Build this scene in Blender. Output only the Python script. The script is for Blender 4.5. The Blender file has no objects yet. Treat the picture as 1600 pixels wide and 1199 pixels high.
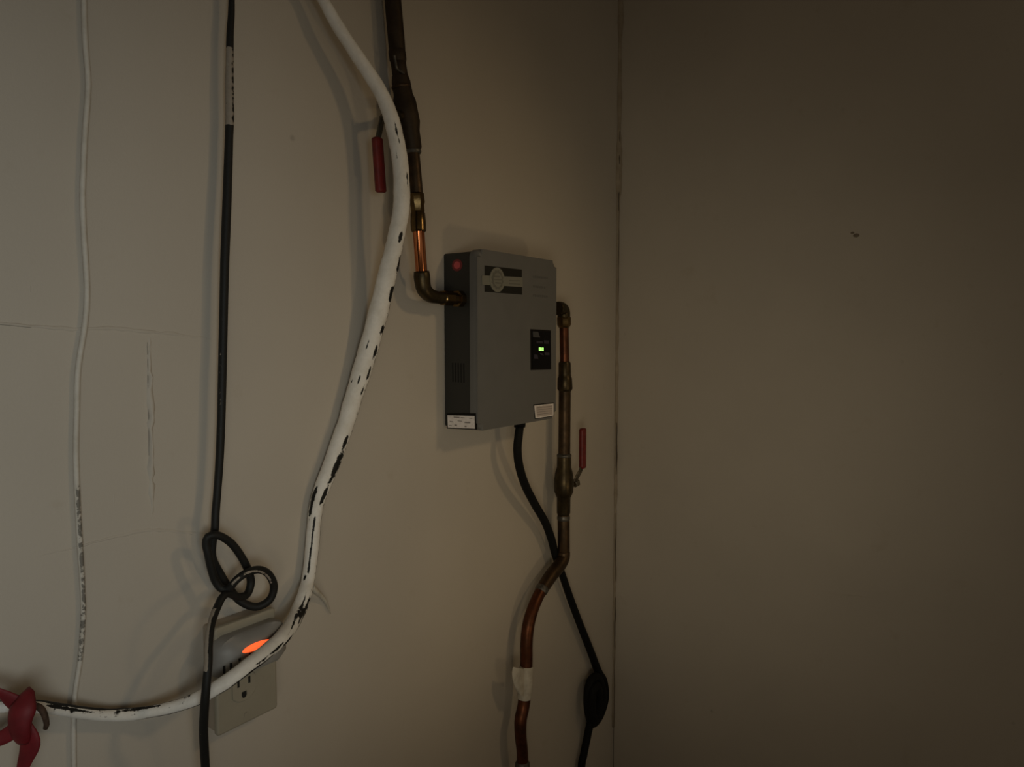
import bpy, bmesh, math, random
from mathutils import Vector, Matrix

random.seed(7)
SC = bpy.context.scene
COL = SC.collection

# ------------------------------------------------------------------ camera
F = 1109.0                     # focal length in pixels of the 1600 x 1199 frame
CX, CY = 800.0, 599.5
CAM = Vector((0.0, -0.72, 1.50))
PITCH = math.atan(73.5 / F)
YAW = math.atan((1600 - CX) / F * math.cos(PITCH))     # angle between view axis and the left wall
FWD = Vector((math.cos(YAW) * math.cos(PITCH), math.sin(YAW) * math.cos(PITCH), -math.sin(PITCH)))
RGT = Vector((math.sin(YAW), -math.cos(YAW), 0.0))
UPV = RGT.cross(FWD)
cd = bpy.data.cameras.new('camera')
cam = bpy.data.objects.new('camera', cd)
COL.objects.link(cam)
cam.matrix_world = Matrix(((RGT.x, UPV.x, -FWD.x, CAM.x), (RGT.y, UPV.y, -FWD.y, CAM.y),
                           (RGT.z, UPV.z, -FWD.z, CAM.z), (0, 0, 0, 1)))
cd.sensor_fit = 'HORIZONTAL'
cd.sensor_width = 36.0
cd.lens = F / 1600 * 36.0
cd.clip_start = 0.02
SC.camera = cam

# ------------------------------------------------------------------ world, lights, exposure
wd = bpy.data.worlds.new('room_dusk')
SC.world = wd
wd.use_nodes = True
wd.node_tree.nodes['Background'].inputs[0].default_value = (1.0, 0.84, 0.62, 1)
wd.node_tree.nodes['Background'].inputs[1].default_value = 0.132


def aim(o, target):
    d = Vector(target) - o.location
    o.rotation_euler = d.to_track_quat('-Z', 'Y').to_euler()


def beam(name, loc, target, angle, radius, power, col):
    l = bpy.data.lights.new(name, 'SPOT')
    l.energy = power
    l.color = col
    l.spot_size = math.radians(angle)
    l.spot_blend = 1.0
    l.shadow_soft_size = radius
    o = bpy.data.objects.new(name, l)
    COL.objects.link(o)
    o.location = loc
    aim(o, target)
    return o


# cool daylight falling in from behind on the left, a lamp by the right wall that throws the shadows,
# and an added warm fill behind the camera to brighten the corner
beam('doorway_daylight', (-0.30, -1.30, 1.42), (0.15, 0.0, 1.40), 55, 0.25, 16.6, (0.91, 1.0, 0.99))
beam('side_lamp', (1.20, -1.42, 2.12), (0.68, 0.0, 1.26), 60, 0.07, 6.9, (1.0, 0.71, 0.38))
beam('low_light', (0.86, -1.35, 0.80), (0.80, 0.0, 1.42), 52, 0.07, 3.4, (1.0, 0.74, 0.40))  # unseen light added low to throw shadows upward
beam('corner_fill', (-0.25, -0.95, 1.17), (1.38, -0.04, 1.33), 50, 0.20, 10.8, (1.0, 0.88, 0.65))

SC.view_settings.view_transform = 'Standard'
SC.view_settings.look = 'None'
SC.view_settings.exposure = 0.0
SC.view_settings.gamma = 1.0
SC.view_settings.use_curve_mapping = False


# ------------------------------------------------------------------ pixel to wall geometry
def ray(px, py):
    return (FWD + RGT * ((px - CX) / F) - UPV * ((py - CY) / F))


def L(px, py, off=0.0):
    """point at distance off from the left wall (plane y = 0) seen at px, py"""
    d = ray(px, py)
    t = (-off - CAM.y) / d.y
    return CAM + d * t


XC = L(963.5, 526).x           # the corner


def Rw(px, py, off=0.0):
    d = ray(px, py)
    t = (XC - off - CAM.x) / d.x
    return CAM + d * t


def mpp(p):
    """metres per pixel at p"""
    return (p - CAM).dot(FWD) / F


# ------------------------------------------------------------------ materials
def mat(name, col, rough=0.6, metal=0.0, spec=0.5, emit=None, estr=0.0):
    m = bpy.data.materials.new(name)
    m.use_nodes = True
    b = m.node_tree.nodes['Principled BSDF']
    b.inputs['Base Color'].default_value = (*col, 1)
    b.inputs['Roughness'].default_value = rough
    b.inputs['Metallic'].default_value = metal
    b.inputs['Specular IOR Level'].default_value = spec
    if emit:
        b.inputs['Emission Color'].default_value = (*emit, 1)
        b.inputs['Emission Strength'].default_value = estr
    return m


class NT:
    def __init__(s, m):
        s.nt = m.node_tree
        s.b = s.nt.nodes['Principled BSDF']

    def n(s, t, **kw):
        x = s.nt.nodes.new(t)
        for k, v in kw.items():
            setattr(x, k, v)
        return x

    def l(s, a, b):
        s.nt.links.new(a, b)

    def noise(s, scale, detail=3, rough=0.5, vec=None):
        x = s.n('ShaderNodeTexNoise')
        x.inputs['Scale'].default_value = scale
        x.inputs['Detail'].default_value = detail
        x.inputs['Roughness'].default_value = rough
        if vec:
            s.l(vec, x.inputs['Vector'])
        return x

    def ramp(s, fac, stops):
        x = s.n('ShaderNodeValToRGB')
        e = x.color_ramp.elements
        while len(e) < len(stops):
            e.new(0.5)
        for i, (p, c) in enumerate(stops):
            e[i].position = p
            e[i].color = (*c, 1)
        s.l(fac, x.inputs['Fac'])
        return x

    def mix(s, fac, a, b, mode='MIX'):
        x = s.n('ShaderNodeMix', data_type='RGBA', blend_type=mode)
        for sock, v in ((x.inputs['Factor'], fac), (x.inputs['A'], a), (x.inputs['B'], b)):
            if isinstance(v, (int, float)):
                sock.default_value = v
            elif isinstance(v, tuple):
                sock.default_value = (*v, 1)
            else:
                s.l(v, sock)
        return x.outputs['Result']

    def bump(s, h, strength, dist=0.001):
        x = s.n('ShaderNodeBump')
        x.inputs['Strength'].default_value = strength
        x.inputs['Distance'].default_value = dist
        s.l(h, x.inputs['Height'])
        s.l(x.outputs['Normal'], s.b.inputs['Normal'])

    def pos(s):
        return s.n('ShaderNodeNewGeometry').outputs['Position']

    def attr(s, name):
        return s.n('ShaderNodeAttribute', attribute_name=name).outputs['Fac']


def wall_mat(name, col):
    m = mat(name, col, 0.62, spec=0.3)
    t = NT(m)
    p = t.pos()
    big = t.noise(2.6, 3, 0.55, p)
    mid = t.noise(22, 4, 0.6, p)
    fine = t.noise(420, 3, 0.6, p)
    c1 = t.mix(t.ramp(big.outputs['Fac'], [(0.3, (0, 0, 0)), (0.72, (1, 1, 1))]).outputs['Color'],
               tuple(x * 0.93 for x in col), tuple(min(1, x * 1.05) for x in col))
    grime = t.ramp(mid.outputs['Fac'], [(0.64, (0, 0, 0)), (0.80, (1, 1, 1))])
    c2 = t.mix(grime.outputs['Color'], c1, t.mix(1.0, c1, (0.93, 0.91, 0.88), 'MULTIPLY'))
    # scattered specks of dirt
    vo = t.n('ShaderNodeTexVoronoi')
    vo.inputs['Scale'].default_value = 16
    t.l(p, vo.inputs['Vector'])
    sp = t.ramp(vo.outputs['Distance'], [(0.030, (1, 1, 1)), (0.075, (0, 0, 0))])
    thin = t.noise(5, 2, 0.5, p)
    keep = t.ramp(thin.outputs['Fac'], [(0.56, (0, 0, 0)), (0.66, (0.55, 0.55, 0.55))])
    k = t.mix(1.0, sp.outputs['Color'], keep.outputs['Color'], 'MULTIPLY')
    c3 = t.mix(k, c2, tuple(x * 0.62 for x in col))
    t.l(c3, t.b.inputs['Base Color'])
    h = t.mix(0.35, mid.outputs['Fac'], fine.outputs['Fac'])
    t.bump(h, 0.45, 0.0012)
    return m


WALL = (0.560, 0.508, 0.438)
M_WALL = wall_mat('painted_masonry', WALL)
M_FLOOR = wall_mat('concrete_floor', (0.26, 0.25, 0.235))
M_CEIL = wall_mat('ceiling_paint', (0.52, 0.47, 0.40))


def dirty(name, col, col2, rough, metal, scale=60, lo=0.4, hi=0.65, spec=0.5, b=0.25):
    m = mat(name, col, rough, metal, spec)
    t = NT(m)
    p = t.pos()
    n = t.noise(scale, 4, 0.6, p)
    r = t.ramp(n.outputs['Fac'], [(lo, (0, 0, 0)), (hi, (1, 1, 1))])
    t.l(t.mix(r.outputs['Color'], col, col2), t.b.inputs['Base Color'])
    rr = t.n('ShaderNodeMapRange')
    rr.inputs['To Min'].default_value = rough * 0.85
    rr.inputs['To Max'].default_value = min(1, rough * 1.5)
    t.l(n.outputs['Fac'], rr.inputs['Value'])
    t.l(rr.outputs['Result'], t.b.inputs['Roughness'])
    if b:
        t.bump(n.outputs['Fac'], b, 0.0008)
    return m


M_COPPER = dirty('bright_copper', (0.80, 0.30, 0.13), (0.55, 0.19, 0.08), 0.14, 1.0, 45, 0.45, 0.75, b=0.08)
M_COPPER_DULL = dirty('tarnished_copper', (0.145, 0.050, 0.023), (0.085, 0.034, 0.017), 0.36, 0.85, 70, b=0.2)
M_PIPE_OLD = dirty('blackened_copper', (0.034, 0.022, 0.012), (0.055, 0.036, 0.021), 0.5, 0.6, 55, b=0.3)
M_PIPE_BROWN = dirty('brown_copper', (0.085, 0.052, 0.027), (0.050, 0.033, 0.018), 0.40, 0.75, 60, b=0.25)
M_BRASS = dirty('tarnished_brass', (0.20, 0.130, 0.052), (0.10, 0.066, 0.03), 0.20, 0.95, 80, 0.35, 0.7, b=0.25)
M_BRASS_DARK = dirty('dull_brass', (0.080, 0.058, 0.028), (0.048, 0.036, 0.020), 0.34, 0.8, 80, b=0.3)
M_SOLDER = dirty('grey_solder', (0.17, 0.16, 0.145), (0.09, 0.085, 0.075), 0.4, 0.8, 120, b=0.4)
M_RED = dirty('red_vinyl', (0.19, 0.012, 0.010), (0.115, 0.009, 0.008), 0.42, 0.0, 60, b=0.1)
M_STEEL = dirty('zinc_steel', (0.20, 0.175, 0.135), (0.11, 0.095, 0.07), 0.42, 0.85, 90, b=0.2)
M_RUBBER = dirty('black_rubber', (0.006, 0.006, 0.0055), (0.010, 0.0098, 0.009), 0.62, 0.0, 90, 0.5, 0.8, spec=0.22, b=0.15)
M_COVER = dirty('grey_cover', (0.148, 0.148, 0.144), (0.162, 0.160, 0.155), 0.46, 0.0, 40, 0.3, 0.8, 0.45, b=0.05)
M_BASE = dirty('charcoal_housing', (0.022, 0.023, 0.021), (0.028, 0.028, 0.026), 0.40, 0.0, 40, 0.3, 0.8, b=0.05)
M_DARKPRINT = mat('dark_print', (0.018, 0.017, 0.014), 0.6, spec=0.2)
M_EMBLEM = mat('emblem_print', (0.215, 0.211, 0.176), 0.5)
M_EMBLEM2 = mat('emblem_shade', (0.145, 0.142, 0.120), 0.5)
M_PALEPRINT = mat('cover_print', (0.118, 0.118, 0.114), 0.5)
M_REDPRINT = mat('red_print', (0.62, 0.10, 0.11), 0.45)
M_REDPRINT2 = mat('red_print_rim', (0.20, 0.030, 0.034), 0.5)
M_LABEL = dirty('paper_label', (0.92, 0.87, 0.85), (0.80, 0.74, 0.72), 0.6, 0.0, 200, b=0)
M_LABELINK = mat('label_ink', (0.30, 0.27, 0.26), 0.6)
M_LABELEDGE = mat('label_border', (0.008, 0.007, 0.006), 0.6, spec=0.2)
M_GLASSBLACK = mat('black_display', (0.003, 0.003, 0.0035), 0.22, spec=0.15)
M_ICON = mat('panel_icon', (0.060, 0.060, 0.062), 0.5)
M_ICON2 = mat('panel_icon_violet', (0.035, 0.030, 0.048), 0.5)
M_GREEN = mat('green_digits', (0.1, 0.3, 0.05), 0.5, emit=(0.50, 1.0, 0.22), estr=1.3)
M_SLOT = mat('dark_slot', (0.006, 0.006, 0.005), 0.8)
M_PLATE = dirty('ivory_plastic', (0.36, 0.325, 0.255), (0.32, 0.29, 0.225), 0.4, 0.0, 30, 0.3, 0.8, b=0.05)
M_BOX = dirty('painted_box', (0.44, 0.38, 0.31), (0.40, 0.345, 0.28), 0.55, 0.0, 30, 0.3, 0.8, b=0.1)
M_ADAPT = dirty('grey_plastic', (0.29, 0.28, 0.265), (0.26, 0.25, 0.235), 0.4, 0.0, 30, 0.3, 0.8, b=0.05)
M_ORANGE = mat('orange_lamp', (0.8, 0.15, 0.04), 0.4, emit=(1.0, 0.115, 0.028), estr=1.25)
M_RIBBON = dirty('red_ribbon', (0.185, 0.005, 0.011), (0.12, 0.003, 0.007), 0.55, 0.0, 45, b=0.25)
M_RUST = dirty('rusty_wire', (0.10, 0.055, 0.035), (0.05, 0.03, 0.02), 0.7, 0.3, 150, b=0.4)
M_TAPE = dirty('white_tape', (0.62, 0.58, 0.50), (0.48, 0.44, 0.37), 0.6, 0.0, 70, b=0.4)
M_BEAD = dirty('stained_caulk', (0.41, 0.345, 0.262), (0.30, 0.245, 0.178), 0.7, 0.0, 30, 0.35, 0.7, b=0.4)
M_CRACK = mat('crack_dirt', (0.07, 0.055, 0.04), 0.9)
M_HAIR = mat('hairline_dirt', (0.31, 0.275, 0.232), 0.9)
M_CHIP = mat('chip_dirt', (0.22, 0.18, 0.135), 0.9)


def flake_mat(name, paint, paint2, base, scale_len=90.0, blotch=0.0):
    """paint over rubber: the vertex attribute 'bare' marks lost paint and, on the hose, some painted shade"""
    m = mat(name, paint, 0.6, spec=0.35)
    t = NT(m)
    p = t.pos()
    n = t.noise(scale_len, 5, 0.65, p)
    n2 = t.noise(300, 3, 0.6, p)
    s = t.n('ShaderNodeMath', operation='ADD')
    t.l(t.attr('bare'), s.inputs[0])
    k = t.n('ShaderNodeMath', operation='MULTIPLY_ADD')
    t.l(n.outputs['Fac'], k.inputs[0])
    k.inputs[1].default_value = 0.9
    k.inputs[2].default_value = -0.45
    t.l(k.outputs[0], s.inputs[1])
    r = t.ramp(s.outputs[0], [(0.47, (0, 0, 0)), (0.53, (1, 1, 1))])
    pc = t.mix(n2.outputs['Fac'], paint, paint2)
    n3 = t.noise(48, 4, 0.6, p)
    gr = t.ramp(n3.outputs['Fac'], [(0.42, (1, 1, 1)), (0.74, (0.84, 0.83, 0.80))])
    pc = t.mix(1.0, pc, gr.outputs['Color'], 'MULTIPLY')
    t.l(t.mix(r.outputs['Color'], pc, base), t.b.inputs['Base Color'])
    inv = t.n('ShaderNodeMath', operation='SUBTRACT')
    inv.inputs[0].default_value = 1.0
    t.l(r.outputs['Color'], inv.inputs[1])
    ad = t.n('ShaderNodeMath', operation='MULTIPLY_ADD')
    t.l(n2.outputs['Fac'], ad.inputs[0])
    ad.inputs[1].default_value = 0.5
    t.l(inv.outputs[0], ad.inputs[2])
    t.bump(ad.outputs[0], 0.45, 0.0012)
    return m


M_HOSE = flake_mat('flaking_white_paint', (0.96, 0.93, 0.88), (0.82, 0.79, 0.74), (0.010, 0.010, 0.009), 150)
M_CORD = flake_mat('paint_spotted_rubber', (0.40, 0.35, 0.29), (0.29, 0.25, 0.21), (0.011, 0.011, 0.010), 190)
M_CABLE = flake_mat('white_cable_jacket', (0.70, 0.66, 0.59), (0.58, 0.54, 0.48), (0.20, 0.185, 0.16), 240)


# ------------------------------------------------------------------ object helpers
def link(name, me, m, parent=None, smooth=False):
    o = bpy.data.objects.new(name, me)
    COL.objects.link(o)
    if m and not me.materials:
        me.materials.append(m)
    if smooth:
        for f in me.polygons:
            f.use_smooth = True
    if parent is not None:
        o.parent = parent
        o.matrix_parent_inverse = parent.matrix_world.inverted()
    return o


def thing(name, label, cat, loc, group=None):
    o = bpy.data.objects.new(name, None)
    COL.objects.link(o)
    o.empty_display_size = 0.02
    o.location = loc
    o.matrix_world = Matrix.Translation(loc)
    o['label'] = label
    o['category'] = cat
    if group:
        o['group'] = group
    return o


def tag(o, label, cat, group=None):
    o['label'] = label
    o['category'] = cat
    if group:
        o['group'] = group
    return o


def struct(o, label=None, cat=None):
    o['kind'] = 'structure'
    if label:
        o['label'] = label
    if cat:
        o['category'] = cat
    return o


def bm_mesh(bm, name):
    bmesh.ops.recalc_face_normals(bm, faces=bm.faces[:])
    me = bpy.data.meshes.new(name)
    bm.to_mesh(me)
    bm.free()
    return me


def box(name, lo, hi, m, parent=None, bevel=0.0, segs=2, smooth=False):
    bm = bmesh.new()
    bmesh.ops.create_cube(bm, size=1.0)
    lo, hi = Vector(lo), Vector(hi)
    for v in bm.verts:
        v.co = Vector(((lo[i] + hi[i]) / 2 + v.co[i] * (hi[i] - lo[i]) for i in range(3)))
    if bevel:
        bmesh.ops.bevel(bm, geom=bm.edges[:], offset=bevel, segments=segs, affect='EDGES', profile=0.5)
    return link(name, bm_mesh(bm, name), m, parent, smooth)


def prism(name, outline, y0, y1, m, parent=None, bevel=0.0, smooth=False, segs=2):
    """outline in (x, z); extruded along y"""
    bm = bmesh.new()
    a = [bm.verts.new((x, y0, z)) for x, z in outline]
    b = [bm.verts.new((x, y1, z)) for x, z in outline]
    n = len(a)
    bm.faces.new(a)
    bm.faces.new(b[::-1])
    for i in range(n):
        bm.faces.new((a[i], b[i], b[(i + 1) % n], a[(i + 1) % n]))
    if bevel:
        front = [e for e in bm.edges if abs(e.verts[0].co.y - y0) < 1e-6 and abs(e.verts[1].co.y - y0) < 1e-6]
        bmesh.ops.bevel(bm, geom=front, offset=bevel, segments=segs, affect='EDGES', profile=0.5)
    return link(name, bm_mesh(bm, name), m, parent, smooth)


def rrect(x0, x1, z0, z1, r, n=5):
    pts = []
    for cx, cz, a0 in ((x1 - r, z1 - r, 0), (x0 + r, z1 - r, 90), (x0 + r, z0 + r, 180), (x1 - r, z0 + r, 270)):
        for k in range(n + 1):
            a = math.radians(a0 + 90 * k / n)
            pts.append((cx + r * math.cos(a), cz + r * math.sin(a)))
    return pts


def circle(cx, cz, r, n=28, rz=None):
    return [(cx + r * math.cos(2 * math.pi * k / n), cz + (rz or r) * math.sin(2 * math.pi * k / n)) for k in range(n)]


def catmull(pts, step):
    """pts: list of tuples (any dimension, first three are xyz) -> dense list"""
    out = []
    n = len(pts)
    for i in range(n - 1):
        p0, p1, p2, p3 = pts[max(0, i - 1)], pts[i], pts[i + 1], pts[min(n - 1, i + 2)]
        d = math.dist(p1[:3], p2[:3])
        k = max(1, int(d / step))
        for j in range(k):
            t = j / k
            out.append(tuple(0.5 * (2 * b + (c - a) * t + (2 * a - 5 * b + 4 * c - e) * t * t +
                                    (3 * b - a - 3 * c + e) * t ** 3) for a, b, c, e in zip(p0, p1, p2, p3)))
    out.append(tuple(pts[-1]))
    return out


def tube_mesh(name, path, segs=12, flat=1.0, bare=None, wobble=0.0, cap=True):
    """path: list of (x, y, z, radius, key). ring angle 0 = right side (going down), 90 = towards the viewer"""
    V, FC, B = [], [], []
    n = len(path)
    P = [Vector(p[:3]) for p in path]
    for i in range(n):
        t = (P[min(n - 1, i + 1)] - P[max(0, i - 1)])
        t.normalize()
        fr = -FWD - t * (-FWD).dot(t)
        fr.normalize()
        sd = fr.cross(t)
        r = path[i][3]
        for k in range(segs):
            a = 2 * math.pi * k / segs
            rr = r * (1 + (random.uniform(-wobble, wobble) if wobble else 0))
            V.append(P[i] + sd * (math.cos(a) * rr) + fr * (math.sin(a) * rr * flat))
            if bare:
                B.append(bare(path[i][4], math.cos(a), math.sin(a)))
    for i in range(n - 1):
        for k in range(segs):
            k2 = (k + 1) % segs
            FC.append((i * segs + k, i * segs + k2, (i + 1) * segs + k2, (i + 1) * segs + k))
    if cap:
        FC.append(tuple(range(segs))[::-1])
        FC.append(tuple(range((n - 1) * segs, n * segs)))
    me = bpy.data.meshes.new(name)
    me.from_pydata([tuple(v) for v in V], [], FC)
    me.update()
    bm = bmesh.new()
    bm.from_mesh(me)
    bmesh.ops.recalc_face_normals(bm, faces=bm.faces[:])
    bm.to_mesh(me)
    bm.free()
    if bare:
        at = me.attributes.new('bare', 'FLOAT', 'POINT')
        at.data.foreach_set('value', B)
    for f in me.polygons:
        f.use_smooth = len(f.vertices) == 4
    return me


def pxpath(rows, step=0.004):
    """rows (px, py, offset from left wall, width in px) -> dense tube path; key = py-like arc key"""
    pts = []
    for i, (px, py, off, w) in enumerate(rows):
        p = L(px, py, off)
        pts.append((p.x, p.y, p.z, 0.5 * w * mpp(p), float(i)))
    return catmull(pts, step)


def lathe_mesh(name, p0, axis, prof, segs=20, faceted=()):
    """prof: list of (distance along axis, radius). Profile turned about axis from p0"""
    axis = Vector(axis).normalized()
    ref = Vector((0, 0, 1)) if abs(axis.z) < 0.9 else Vector((1, 0, 0))
    u = axis.cross(ref).normalized()
    w = axis.cross(u)
    V, FC = [], []
    for d, r in prof:
        for k in range(segs):
            a = 2 * math.pi * (k + 0.5) / segs
            V.append(tuple(Vector(p0) + axis * d + (u * math.cos(a) + w * math.sin(a)) * r))
    n = len(prof)
    for i in range(n - 1):
        for k in range(segs):
            k2 = (k + 1) % segs
            FC.append((i * segs + k, i * segs + k2, (i + 1) * segs + k2, (i + 1) * segs + k))
    FC.append(tuple(range(segs))[::-1])
    FC.append(tuple(range((n - 1) * segs, n * segs)))
    me = bpy.data.meshes.new(name)
    me.from_pydata(V, [], FC)
    bm = bmesh.new()
    bm.from_mesh(me)
    bmesh.ops.recalc_face_normals(bm, faces=bm.faces[:])
    bm.to_mesh(me)
    bm.free()
    return me


def smooth_by_angle(o, deg=35):
    me = o.data
    bm = bmesh.new()
    bm.from_mesh(me)
    for f in bm.faces:
        f.smooth = True
    for e in bm.edges:
        if len(e.link_faces) == 2 and e.calc_face_angle(0) > math.radians(deg):
            e.smooth = False
    bm.to_mesh(me)
    bm.free()
    return o


def turned(name, p0, p1, prof, m, parent, segs=20):
    """profile (0..1 along p0->p1, radius)"""
    p0, p1 = Vector(p0), Vector(p1)
    ln = (p1 - p0).length
    o = link(name, lathe_mesh(name, p0, p1 - p0, [(a * ln, r) for a, r in prof], segs), m, parent)
    return smooth_by_angle(o)


# ------------------------------------------------------------------ the room shell
TH = 0.10
wl = struct(box('wall_left', (-2.2, 0, 0), (XC + TH, TH, 2.45), M_WALL),
            'painted masonry wall carrying the water heater, pipes and cords', 'wall')
wr = struct(box('wall_right', (XC, -3.2, 0), (XC + TH, 0, 2.45), M_WALL),
            'bare beige painted wall to the right of the corner', 'wall')
struct(box('floor', (-2.2, -3.2, -0.08), (XC + TH, TH, 0), M_FLOOR), 'grey concrete floor below the frame', 'floor')
struct(box('ceiling', (-2.2, -3.2, 2.45), (XC + TH, TH, 2.53), M_CEIL), 'painted ceiling above the frame', 'ceiling')


def ridge(name, pts, width, height, m, parent, wall='L', seed=1, step=0.006):
    """low irregular ridge of mortar or paint lying on a wall; pts are wall points"""
    rnd = random.Random(seed)
    dense = catmull([tuple(p) for p in pts], step)
    V, FC = [], []
    out = Vector((0, -1, 0)) if wall == 'L' else Vector((-1, 0, 0))
    n = len(dense)
    for i, p in enumerate(dense):
        p = Vector(p)
        t = (Vector(dense[min(n - 1, i + 1)]) - Vector(dense[max(0, i - 1)])).normalized()
        s = out.cross(t)
        fade = min(1.0, i / 6.0, (n - 1 - i) / 6.0)
        w = width * (0.55 + 0.75 * rnd.random()) * (0.35 + 0.65 * fade)
        h = height * (0.35 + 0.9 * rnd.random()) * fade + 0.0001
        sh = rnd.uniform(-0.25, 0.25) * width
        for a, b in ((-1, -0.0004), (-0.45, h * 0.8), (0.0, h), (0.5, h * 0.7), (1, -0.0004)):
            V.append(tuple(p + s * (a * w + sh) + out * b))
    for i in range(n - 1):
        for k in range(4):
            FC.append((i * 5 + k, i * 5 + k + 1, i * 5 + k + 6, i * 5 + k + 5))
    me = bpy.data.meshes.new(name)
    me.from_pydata(V, [], FC)
    bm = bmesh.new()
    bm.from_mesh(me)
    bmesh.ops.recalc_face_normals(bm, faces=bm.faces[:])
    if sum((f.normal.dot(out) for f in bm.faces)) < 0:
        bmesh.ops.reverse_faces(bm, faces=bm.faces[:])
    bm.to_mesh(me)
    bm.free()
    return link(name, me, m, parent, True)


# mortar joints of the blocks that show through the paint
ridge('mortar_joint', [L(-60, 503), L(0, 506), L(60, 511), L(110, 514), L(180, 514), L(240, 519), L(300, 526), L(338, 532)],
      0.0022, 0.0011, M_WALL, wl, seed=3)
ridge('mortar_joint', [L(233, 528), L(234, 580), L(236, 640), L(236, 700), L(237, 760), L(237, 806)], 0.0034, 0.0040, M_WALL, wl, seed=5)
ridge('mortar_joint', [L(60, 868), L(120, 855), L(170, 842), L(232, 829), L(300, 833), L(340, 833)], 0.0020, 0.0009, M_WALL, wl, seed=8)
ridge('hairline_crack', [L(-40, 504, .0006), L(0, 507, .0006), L(48, 512, .0006)], 0.0006, 0.0007, M_HAIR, wl, seed=4)
ridge('hairline_crack', [L(230.5, 535, .0005), L(231.5, 600, .0005), L(232.5, 660, .0005), L(233, 712, .0005)], 0.0004, 0.0006, M_HAIR, wl, seed=14)
for (px, py, s) in ((237, 829, 4), (178, 782, 5), (338, 805, 4), (47, 452, 3), (613, 850, 3)):
    ridge('paint_drip', [L(px, py - s * 2), L(px, py), L(px + 1, py + s * 2)], 0.0016, 0.0012, M_WALL, wl, seed=px)
# small damaged spots in the paint of the right wall
for (px, py, w) in ((1338, 368, 5), (1332, 364, 3)):
    c = Rw(px, py)
    bm = bmesh.new()
    bmesh.ops.create_icosphere(bm, subdivisions=2, radius=1)
    for v in bm.verts:
        v.co = Vector((c.x - v.co.x * 0.0006, c.y + v.co.y * w * 0.0011, c.z + v.co.z * w * 0.0007))
    link('paint_chip', bm_mesh(bm, 'paint_chip'), M_CHIP, wr, True)
ridge('paint_ridge', [Rw(1290, 929), Rw(1320, 930), Rw(1360, 934)], 0.0018, 0.0012, M_WALL, wr, 'R', 9)
ridge('paint_ridge', [Rw(1508, 760), Rw(1513, 772), Rw(1520, 780)], 0.0016, 0.0010, M_WALL, wr, 'R', 10)

# caulk bead and crack in the corner
rnd = random.Random(21)
bead = []
for i in range(0, 66):
    z = 0.62 + i * 0.028
    bead.append((XC - 0.0012, -0.0012, z, 0.0028 + 0.0026 * rnd.random() + (0.0046 if z > 1.80 else 0.0) * rnd.random(), 0.0))
bead = [(0, 0, 0, 0, 0)] and catmull(bead, 0.012)
o = link('trim_1', tube_mesh('trim_1', bead, 8, wobble=0.18), M_BEAD)
struct(o, 'thin stained caulk bead running down the corner of the walls', 'corner trim')
for k, (y0, y1, w) in enumerate(((205, 330, 1.7), (330, 470, 0.8), (660, 740, 1.9), (800, 905, 1.0), (930, 1010, 1.6), (1010, 1250, 0.9))):
    pts = []
    for j in range(7):
        z = L(963, y0 + (y1 - y0) * j / 6).z
        r = 0.5 * w * 0.00135 * (0.35 + 0.65 * math.sin(math.pi * (j + 0.5) / 7)) * rnd.uniform(0.8, 1.2)
        pts.append((XC - 0.0058 + rnd.uniform(-0.0008, 0.0008), -0.0056 + rnd.uniform(-0.0006, 0.0006), z, r, 0.0))
    link('corner_crack', tube_mesh('corner_crack', catmull(pts, 0.01), 6), M_CRACK, o)

# ------------------------------------------------------------------ electric tankless water heater
pb = L(694.5, 530, 0.0)                      # back left edge on the wall
HX0 = pb.x
# depth: the offset at which the front left edge is seen at px 747
lo_, hi_ = 0.02, 0.16
for _ in range(40):
    mid_ = (lo_ + hi_) / 2
    if L(747, 530, mid_).x > HX0:
        lo_ = mid_
    else:
        hi_ = mid_
HD = (lo_ + hi_) / 2
HX1 = L(869, 530, HD).x
HZ1 = L(748, 388.5, HD).z
HZ0 = L(752, 673.5, HD).z
print('HEATER', HX0, HX1 - HX0, HZ1 - HZ0, HD, 'XC', XC)
HM = HD * 0.775                                # where the housing meets the cover
ht = thing('water_heater', 'grey wall-mounted electric water heater with dark side and green display', 'water heater',
           Vector(((HX0 + HX1) / 2, 0, HZ0)))
prism('housing', rrect(HX0, HX1, HZ0 + 0.003, HZ1 - 0.003, 0.004, 3), -HM, 0.0, M_BASE, ht)
cov = prism('cover', rrect(HX0 - 0.0012, HX1, HZ0, HZ1, 0.012, 5), -HD, -HM, M_COVER, ht, 0.009, False, 4)
smooth_by_angle(cov, 50)


def fx(px, py=530):
    return L(px, py, HD)


def fpatch(name, quad, m, parent, proud=0.0008, depth=0.002, off=HD):
    """flat print on the front: quad is ((px,py) left-top, right-top, right-bottom, left-bottom)"""
    pts = [L(px, py, off) for px, py in quad]
    return prism(name, [(p.x, p.z) for p in pts], -off - proud, -off + depth, m, parent)


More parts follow.
